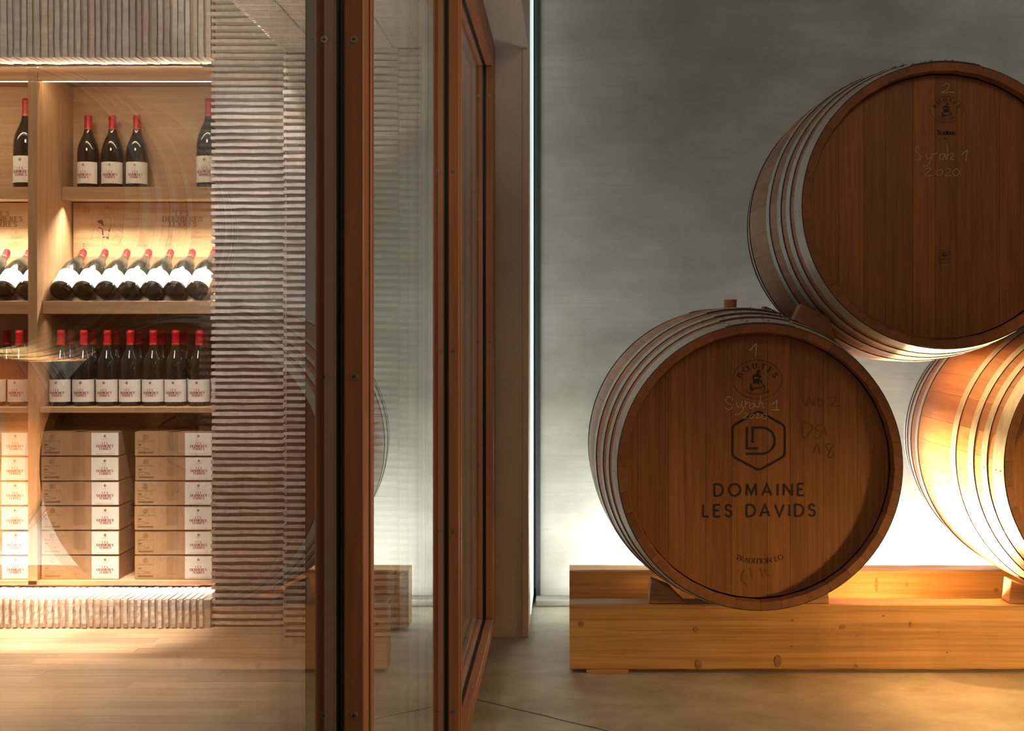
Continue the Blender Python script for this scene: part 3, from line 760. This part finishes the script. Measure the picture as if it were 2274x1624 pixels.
# ---- timbers
def timber(label, x0, x1, y0, y1, z0, z1, seed, knots):
    o = thing('support_timber', label, 'timber', ((x0+x1)/2, (y0+y1)/2, z0), 'pine timbers under the barrels')
    rnd = random.Random(seed); n = 40; vs = []; f = rel(o); xs = [x0+(x1-x0)*i/n for i in range(n+1)]
    j = lambda s=.0011: rnd.uniform(-s, s); c = .004
    for x in xs:
        for yy, zz in ((y0+c, z0), (y1-c, z0), (y1, z0+c), (y1, z1-c), (y1-c, z1), (y0+c, z1), (y0, z1-c), (y0, z0+c)):
            vs.append(f(x, yy+j(), zz+j()))
    fs_ = []
    for i in range(n):
        for k in range(8): fs_.append((i*8+k, (i+1)*8+k, (i+1)*8+(k+1) % 8, i*8+(k+1) % 8))
    fs_ += [tuple(range(8)), tuple(range(n*8+7, n*8-1, -1))]
    mm = MB(); mm.v = vs; mm.f = fs_; mm.build('body', 'beam', o)
    for u, v, ra, rb_ in knots:
        m = MB(f)
        X, Z = P(u, v, y0); k = 14
        m.add([(X+ra*math.cos(2*math.pi*i/k)*(1+.1*math.sin(3*i)), y0-.0016, Z+rb_*math.sin(2*math.pi*i/k)) for i in range(k)], [tuple(range(k))])
        m.build('knot', 'knot', o)
    return o
z2k = lambda x, y: (1240+x/2.199, 1140+y/2.199)
timber('front pine timber carrying the barrels, full face with knots in view', .008, 2.55, 4.17, 4.262, .012, .2365, 1,
       [(*z2k(685, 738), .011, .017), (*z2k(1072, 722), .012, .022), (*z2k(672, 568), .009, .009), (*z2k(1388, 556), .011, .008), (*z2k(112, 540), .008, .01),
        (*z2k(1720, 545), .004, .011), (*z2k(1450, 748), .008, .010), (*z2k(1144, 523), .003, .003), (*z2k(1144, 650), .003, .003), (*z2k(1898, 680), .003, .003),
        (*z2k(1856, 580), .003, .003), (*z2k(1270, 667), .003, .003), (*z2k(1455, 600), .003, .003), (*z2k(1588, 502), .003, .003)])
timber('rear pine timber behind the barrels near the concrete wall', .008, 2.55, 4.745, 4.85, .012, .2365, 2,
       [(*z2k(1552, 350), .006, .030), (*z2k(1700, 347), .005, .007), (*z2k(2136, 375), .009, .008), (*z2k(1300+1, 300), .003, .004)])
for i, (x0, x1, y0, y1, lb) in enumerate(((.065, .21, 4.165, 4.25, 'thin wooden packing slat under the left end of the front timber'),
                                          (2.2, 2.34, 4.175, 4.25, 'thin wooden packing slat under the right end of the front timber'),
                                          (.065, .21, 4.755, 4.84, 'thin wooden packing slat under the left end of the rear timber'),
                                          (2.2, 2.34, 4.755, 4.84, 'thin wooden packing slat under the right end of the rear timber'))):
    tag(MB().bbox(x0, x1, y0, y1, 0, .0125, .001).build('packing_slat', 'beam'), lb, 'packing slat', 'packing slats under the timbers')

# ---- chocks
def chock(label, poly, y0, y1, bev=.003):
    cx = sum(p[0] for p in poly)/len(poly); cz = min(p[1] for p in poly); cy = (y0+y1)/2
    pr = rounded([(p[0]-cx, p[1]-cz) for p in poly], .004, 2); n = len(pr)
    m = MB(); sc = lambda k: [(a*k, b) for a, b in pr]
    ctr = (sum(p[0] for p in pr)/n, sum(p[1] for p in pr)/n)
    ins = [(ctr[0]+(a-ctr[0])*.95, ctr[1]+(b-ctr[1])*.95) for a, b in pr]
    layers = [(ins, y0-cy), (pr, y0-cy+bev), (pr, y1-cy-bev), (ins, y1-cy)]
    m.add([(a, yy, b) for pl, yy in layers for a, b in pl],
          [tuple(range(n)), tuple(range(4*n-1, 3*n-1, -1))]+[(k*n+i, (k+1)*n+i, (k+1)*n+(i+1) % n, k*n+(i+1) % n) for k in range(3) for i in range(n)])
    return tag(m.build('wooden_chock', 'chock', None, (cx, cy, cz)), label, 'chock', 'wooden chocks wedging the barrels')
W1 = [P(1763, 711, 4.03), P(1856, 756, 4.03), P(1842, 704, 4.03), P(1780, 675, 4.03)]
chock('wooden chock wedged between upper barrel and lower left barrel, nearest one', W1, 4.03, 4.10)
chock('small dark chock between upper and lower left barrels, farther back', [(a-.012, b+.002) for a, b in W1], 4.70, 4.77)
def low_chock(label, x, s, y0, y1): chock(label, [(x, .2372), (x+s*.128, .2372), (x+s*.072, .292), (x+s*.008, .318)], y0, y1)
low_chock('reddish wedge chock on the front timber left of the lower left barrel', .281, 1, 4.18, 4.25)
low_chock('wedge chock on the front timber right of the lower left barrel', .905, -1, 4.18, 4.25)
low_chock('wedge chock on the front timber left of the lower right barrel', 1.523, 1, 4.18, 4.25)

# ================================================================== SHOP SHELVING
shelf = thing('shelving_unit', 'built-in light oak wine shelving with lit compartments', 'shelving', (-2.19, 5.15, .13))
SH = rel(shelf)
XD0, XD1 = -2.210, -2.172                    # divider
YS, YB = 4.962, 5.326                        # front and back
XE0, XE1 = -2.960, -1.421                    # inner faces of the outer sides
def sb(name, x0, x1, y0, y1, z0, z1, mat='oak', c=.0012): return MB(SH).bbox(x0, x1, y0, y1, z0, z1, c).build(name, mat, shelf)
sb('back_panel', XE0, XE1, YB, YB+.016, .131, 2.262)
sb('divider', XD0, XD1, YS, YB, .131, 2.255, 'oakv')
sb('side_panel', XE1, XE1+.018, YS+.004, YB, .131, 2.255, 'oakv')
sb('side_panel', XE0-.03, XE0, YS, YB, .131, 2.255, 'oakv')
sb('bottom_board', XE0, XE1, YS, YB, .131, .149)
for x0, x1 in ((XE0, XD0), (XD1, XE1)):
    a, b = x0+.0006, x1-.0006
    sb('fascia', a, b, YS+.003, YS+.021, 2.200, 2.254)
    sb('top_board', a, b, YS+.021, YB, 2.243, 2.254)
    ld = MB(SH).box(a+.01, b-.01, YS+.022, YS+.030, 2.1985, 2.203).build('led_profile', 'led', shelf)
    sb('display_shelf', a, b, 5.203, YB, 1.737, 1.790)
    sb('bottle_ledge', a, b, 5.010, 5.060, 1.243, 1.2965)
    sb('ledge_floor', a, b, 5.060, YB, 1.243, 1.262)
    # sloping board behind the reclining bottles
    MB(SH).prism([(5.075, 1.2655), (YB, 1.452), (YB, 1.436), (5.097, 1.2655)], a, b, 0).build('sloped_board', 'oak', shelf)
    sb('shelf', a, b, YS+.018, YB, .836, .858)

# ---- bottles
def curve_map(r, z0=0): return lambda x, y, z: ((r+y)*math.sin(x/r), -(r+y)*math.cos(x/r), z+z0)
def wine_label(mb_text, mb_crest, mb_grey, w_, h_):
    """printing laid out on a label w_ x h_ with its lower edge at z=0, centre x=0"""
    text(mb_text, 'LES', 0, h_*.49, h_*.085, True, .25, width=w_*.20, thin=.08)
    text(mb_text, 'DERNIERES', 0, h_*.365, h_*.095, True, .27, width=w_*.60, thin=.08)
    text(mb_text, 'TERRES', 0, h_*.245, h_*.095, True, .27, width=w_*.43, thin=.08)
    mb_crest.flat(hexagon(0, h_*.855, h_*.068))
    for z, ww in ((.73, .25), (.64, .07), (.055, .72)): mb_grey.ribbon([(-w_*ww/2, h_*z), (w_*ww/2, h_*z)], h_*.012)
    for i in range(11):          # faint sunburst of vineyard lines
        a = R(15+15*i); mb_grey.ribbon([(math.cos(a)*w_*.30, h_*.36+math.sin(a)*h_*.22), (math.cos(a)*w_*.38, h_*.36+math.sin(a)*h_*.29)], h_*.006)
def make_bottle(s=1.0):
    o = thing('wine_bottle', 'x', 'bottle')
    R_ = .0455*s; hz = .318*s
    prof = [(0, .004), (.030, .0025), (.040, 0), (.0445, .003), (.0455, .010), (.0455, .150), (.0445, .165), (.0405, .186), (.0335, .206), (.0255, .224), (.0195, .240), (.0160, .258), (.0146, .280), (.0140, .300), (.0140, .306)]
    MB().ring([(a*s, b*s) for a, b in prof], 40, axis='z', closed=False).build('glass_body', 'glass_b', o, smooth=50)
    cp = [(.0172, .2545), (.0166, .262), (.0155, .280), (.0153, .298), (.0166, .2995), (.0166, .309), (.0153, .3105), (.0150, .317), (.0120, .318), (0, .318)]
    cap = MB().ring([(a*s, b*s) for a, b in cp], 28, axis='z', closed=False).build('capsule', 'cap', o, smooth=40)
    m = MB(curve_map(.0172*s+.0003, 0))
    text(m, 'LES DAVIDS', 0, .2575*s, .0040*s, True, .26, width=.034*s, thin=.1); m.build('gold_lettering', 'gold', cap)
    lw, lh, lz = .128*s, .0935*s, .0175*s
    lab = MB(curve_map(R_+.0004)); n = 24; vs = []
    for i in range(n+1):
        x = -lw/2+lw*i/n; vs += [(x, 0, lz), (x, 0, lz+lh)]
    lab.add(vs, [(2*i, 2*i+2, 2*i+3, 2*i+1) for i in range(n)])
    lb = lab.build('label', 'paper', o, smooth=60)
    f = curve_map(R_+.0008, lz); a, b, c = MB(f), MB(f), MB(f); wine_label(a, b, c, .105*s, lh)
    a.build('lettering', 'maroon', lb); b.build('crest', 'gold', lb); c.build('fine_print', 'greyp', lb)
    return o
proto = make_bottle(); index_kids(proto)
big = make_bottle(1.232); index_kids(big)
used = set()
def place(src, label, group, loc, rot=(0, 0, 0)):
    o = src if src.name not in used else copy_tree(src)
    used.add(src.name); o.location = loc; o.rotation_euler = rot
    tag(o, label, 'bottle', group); return o
ORD = ['first', 'second', 'third', 'fourth', 'fifth', 'sixth', 'seventh']
# standing on the display shelf
for i, u in enumerate((196, 250, 304.5)):
    place(proto, 'wine bottle %s of the three standing together on the top shelf' % ('leftmost', 'in the middle', 'rightmost')[i] if i != 1 else 'middle wine bottle of the three standing together on the top shelf', 'bottles on the top shelf',
          ((u-U0)*5.268/F, 5.268, 1.7902), (0, 0, R((-6, 4, 8)[i])))
place(big, 'large magnum bottle on the top shelf next to the brick pier', 'magnum bottles on the top shelf', ((466-U0)*5.275/F, 5.275, 1.7902), (0, 0, R(-8)))
place(big, 'large magnum bottle on the top shelf left of the divider', 'magnum bottles on the top shelf', ((60-U0)*5.275/F, 5.275, 1.7902), (0, 0, R(-6)))
# reclining bottles
tilt = math.asin((1.51-1.3285)/.308)
def recline(label, X): place(proto, label, 'reclining bottles', (X, 5.066, 1.3345), (-(math.pi/2-tilt), 0, 0))
z7 = [(375+262.5*i)/5.168+60 for i in range(7)]
for i, u in enumerate(z7):
    recline('%s reclining bottle right of the divider on the tilted rack' % ORD[i], (u-U0)*5.06/F)
for i in range(3):
    recline('%s reclining bottle left of the divider on the tilted rack' % ORD[i], -2.262-.0965*i)
# standing rows
fu = (136, 186, 239, 290, 341, 391, 443)
for r_ in range(2):
    for i, u in enumerate(fu):
        X = (u-U0)*5.092/F
        place(proto, '%s bottle from the divider, %s row of upright bottles on the lower shelf' % (ORD[i], ('front', 'back')[r_]), 'upright bottles on the lower shelf',
              (X+rb.uniform(-.001, .001), 5.092+.0985*r_, .8582), (0, 0, R(rb.uniform(-5, 5))))
    for i in range(3):
        place(proto, '%s bottle leftwards from the divider, %s row on the lower left shelf' % (ORD[i], ('front', 'back')[r_]), 'upright bottles on the lower left shelf',
              (-2.303-.0975*i, 5.092+.0985*r_, .8582), (0, 0, R(rb.uniform(-5, 5))))

# ---- cartons
BW, BD_, BH = .320, .318, .1005
def make_carton():
    o = thing('wine_carton', 'x', 'carton')
    m = MB().bbox(0, BW, 0, BD_, 0, BH-.0045, .0015)
    body = m.build('body', 'card', o)
    m = MB()
    for k in range(2):            # two top flaps meeting along the middle, slightly sprung
        x0, x1 = (.0005, BW-.0005); y0, y1 = (0.0003, BD_/2-.001) if k == 0 else (BD_/2+.001, BD_-.0003)
        ya, yb = (BH-.0042, BH-.0012) if k == 0 else (BH-.0012, BH-.0042)
        m.add([(x0,y0,ya),(x1,y0,ya),(x1,y1,yb),(x0,y1,yb),(x0,y0,ya+.0012),(x1,y0,ya+.0012),(x1,y1,yb+.0012),(x0,y1,yb+.0012)],
              [(0,3,2,1),(4,5,6,7),(0,1,5,4),(1,2,6,5),(2,3,7,6),(3,0,4,7)])
    m.build('flaps', 'card', o)
    e = -.0006
    lx0, lx1 = .207, .3175
    lb = MB().box(lx0, lx1, e, 0, .002, BH-.006).build('label', 'paper', o)
    f = lambda x, y, z: (x+(lx0+lx1)/2, e-.0005-y, z+.002)
    a, b, c = MB(f), MB(f), MB(f); wine_label(a, b, c, lx1-lx0, BH-.008)
    a.build('lettering', 'maroon', lb); b.build('crest', 'gold', lb); c.build('fine_print', 'greyp', lb)
    m = MB().add([(.132, e, BH-.003), (.180, e, BH-.003), (.180, e, .0225), (.131, e, .0215)], [(0, 1, 2, 3)])
    m.add([(.132, .0002, BH+.0004), (.180, .0002, BH+.0004), (.180, .09, BH+.002), (.132, .09, BH+.002)], [(0, 1, 2, 3)])
    m.build('tape', 'tape', o)
    p = MB(lambda x, y, z: (x, e-y, z))
    ld_logo(p, .0445, .0775, .0105, .0011)
    text(p, 'DOMAINE LES DAVIDS', .0455, .0590, .0032, False, .2, width=.068)
    p.ribbon([(.014, .0225), (.014, .0355), (.034, .0355), (.042, .0315), (.050, .0310), (.0585, .0310), (.0585, .0265), (.050, .0265), (.042, .0260), (.034, .0225)], .0009, 0, True)
    p.ribbon([(.053, .031), (.053, .0265)], .0008)
    for x1, z in ((.029, .047), (.026, .0435), (.078, .0155), (.076, .012)): p.ribbon([(.014, z), (x1, z)], .0016)
    p.build('print', 'cardp', o)
    s = MB(lambda x, y, z: (BW+.0006, x, z))
    for r_ in range(4):
        for k in range(11):
            s.ribbon([(.024+.0265*k+(.013 if r_ % 2 else 0)+.0095*math.cos(R(t)), .014+.0235*r_+.0095*math.sin(R(t))) for t in range(0, 360, 30)], .0018, 0, True)
    s.build('bottle_end_pattern', 'ringp', o)
    return o
cart = make_carton(); index_kids(cart)
ub = False
LV = ['bottom', 'second from the bottom', 'third from the bottom', 'third from the top', 'second from the top', 'top']
for sname, X, Y in (('left stack beside the divider', -2.1655, 4.985), ('right stack beside the brick pier', -1.781, 4.985), ('stack left of the divider', -2.2145-BW, 4.985)):
    for k in range(6):
        o = cart if not ub else copy_tree(cart); ub = True
        o.location = (X+rb.uniform(-.002, .002), Y+rb.uniform(-.002, .003), .1495+k*.1018)
        o.rotation_euler = (0, 0, R(rb.uniform(-.25, .25)))
        tag(o, '%s wine carton, %s' % (LV[k], sname), 'carton', 'flat wine cartons in stacks')

# ---- printed oak boards behind the reclining bottles
def board(label, X0, X1):
    o = thing('printed_board', label, 'sign board', (X0, 5.318, 1.494))
    wd, hh = X1-X0, .238
    MB().bbox(0, wd, -.012, 0, 0, hh, .001).build('panel', 'oak', o)
    Y = 5.306
    dx = X0+2.1655
    def f(u, y, v):
        X, Z = P(u, -v, Y); return (X+2.1655, -.0126-y, Z-1.494)
    z = lambda pts: [(60+a/5.168, -(420+b/5.168)) for a, b in pts]
    m = MB(f)
    for s in ([(940,165),(925,200),(880,235),(830,290),(800,350),(775,420),(760,500),(735,565),(725,580)],
              [(990,165),(960,210),(955,240),(990,300),(1010,340),(1060,400),(1105,455),(1100,510),(1080,590),(1060,640),(1115,668)],
              [(990,165),(1040,185),(1058,215),(1050,260),(1010,320)], [(925,215),(880,270),(865,320),(880,340),(925,280),(945,230)],
              [(955,240),(940,300),(960,350),(970,400),(955,460)], [(725,580),(790,550),(850,575),(870,590),(865,640),(900,670)],
              [(900,330),(950,325),(965,380),(905,400),(900,330)], [(1010,350),(1000,400),(1060,470),(1100,500)], [(830,440),(810,470),(840,500),(865,520)],
              [(945,610),(985,635),(1040,640),(1095,560)], [(960,590),(1010,545),(1080,555)], [(890,420),(930,430),(930,470),(890,470),(890,420)],
              [(910,600),(940,640),(960,650)], [(985,250),(1020,230),(1050,240)], [(975,300),(1000,270)]):
        m.ribbon(smoothline(z(s), 3), .55)
    ld_logo(m, 60+680/5.168, -(420+242/5.168), 7.8, .75)
    cu = 60+1783/5.168
    text(m, 'LES TERROIRS', cu, -(420+220/5.168), 2.6, False, .16, width=31)
    text(m, 'LES', cu-.5, -(420+306/5.168), 10.2, True, .24, width=28, thin=.08)
    text(m, 'DERNIERES', cu, -(420+370/5.168), 10.6, True, .26, width=87, thin=.08)
    text(m, 'TERRES', cu, -(420+432/5.168), 10.6, True, .26, width=62, thin=.08)
    for cx, ws in ((1325, ('TERROIR', 'DENSITE', 'CULTURE')), (1630, ('CEPAGES', 'AGE MOYEN DES VIGNES', 'VENDANGE')), (1945, ('VINIFICATION', 'ELEVAGE'))):
        c = 60+cx/5.168
        m.ribbon([(c+3.6*math.cos(R(a)), -(420+494/5.168)+3.6*math.sin(R(a))) for a in range(0, 360, 30)], .5, 0, True)
        m.ribbon([(c-2, -(420+500/5.168)), (c+2, -(420+500/5.168))], .5); m.ribbon([(c, -(420+485/5.168)), (c, -(420+503/5.168))], .5)
        for k, t in enumerate(ws):
            zz = -(420+(543+47*k+(20 if cx == 1945 and k else 0))/5.168)
            text(m, t, c, zz, 1.9, False, .2, width=(46 if len(t) > 15 else 26 if len(t) > 9 else 16))
            for q in range(2 if k != 1 else 1): m.ribbon([(c-13+2*q, zz-2.2-1.8*q), (c+13-2*q, zz-2.2-1.8*q)], .55)
    m.build('print', 'brownp', o)
    m = MB(f)
    for p in ([(815,365),(850,350),(872,365),(885,432),(850,400),(808,382)], [(820,430),(880,462),(880,472),(825,447)], [(858,475),(876,472),(880,530),(865,533)],
              [(865,550),(890,538),(898,562),(868,565)], [(905,545),(940,548),(938,578),(912,570)], [(935,465),(955,455),(952,490),(938,497)], [(930,545),(938,505),(943,507),(936,550)],
              [(955,410),(960,412),(960,455),(952,455)]):
        m.flat(z(p))
    for yy in (630, 658, 688): m.flat([(60+650/5.168+1.6*math.cos(R(a)), -(420+yy/5.168)+1.6*math.sin(R(a))) for a in range(0, 360, 30)]); m.ribbon([(60+665/5.168, -(420+yy/5.168)), (60+712/5.168, -(420+yy/5.168))], .5)
    m.build('parcels', 'darkp', o)
    m = MB(f); m.flat(z([(920,208),(940,210),(938,225),(920,222)])); m.build('village_mark', 'redp', o)
    return o
board('oak board printed with a vineyard map and Les Dernieres Terres, right of the divider', -2.1655, -1.428)
board('oak board printed with Les Dernieres Terres, left of the divider', -2.953, -2.2155)

# fine print and rivets: too small to pick apart, one part each
for o in bpy.data.objects:
    if o.name.split('.')[0] in ('rivets', 'fine_print', 'lettering', 'gold_lettering', 'print', 'parcels', 'bottle_end_pattern', 'stamp', 'chalk_writing', 'faded_writing', 'screw_slot'):
        o['kind'] = 'stuff'
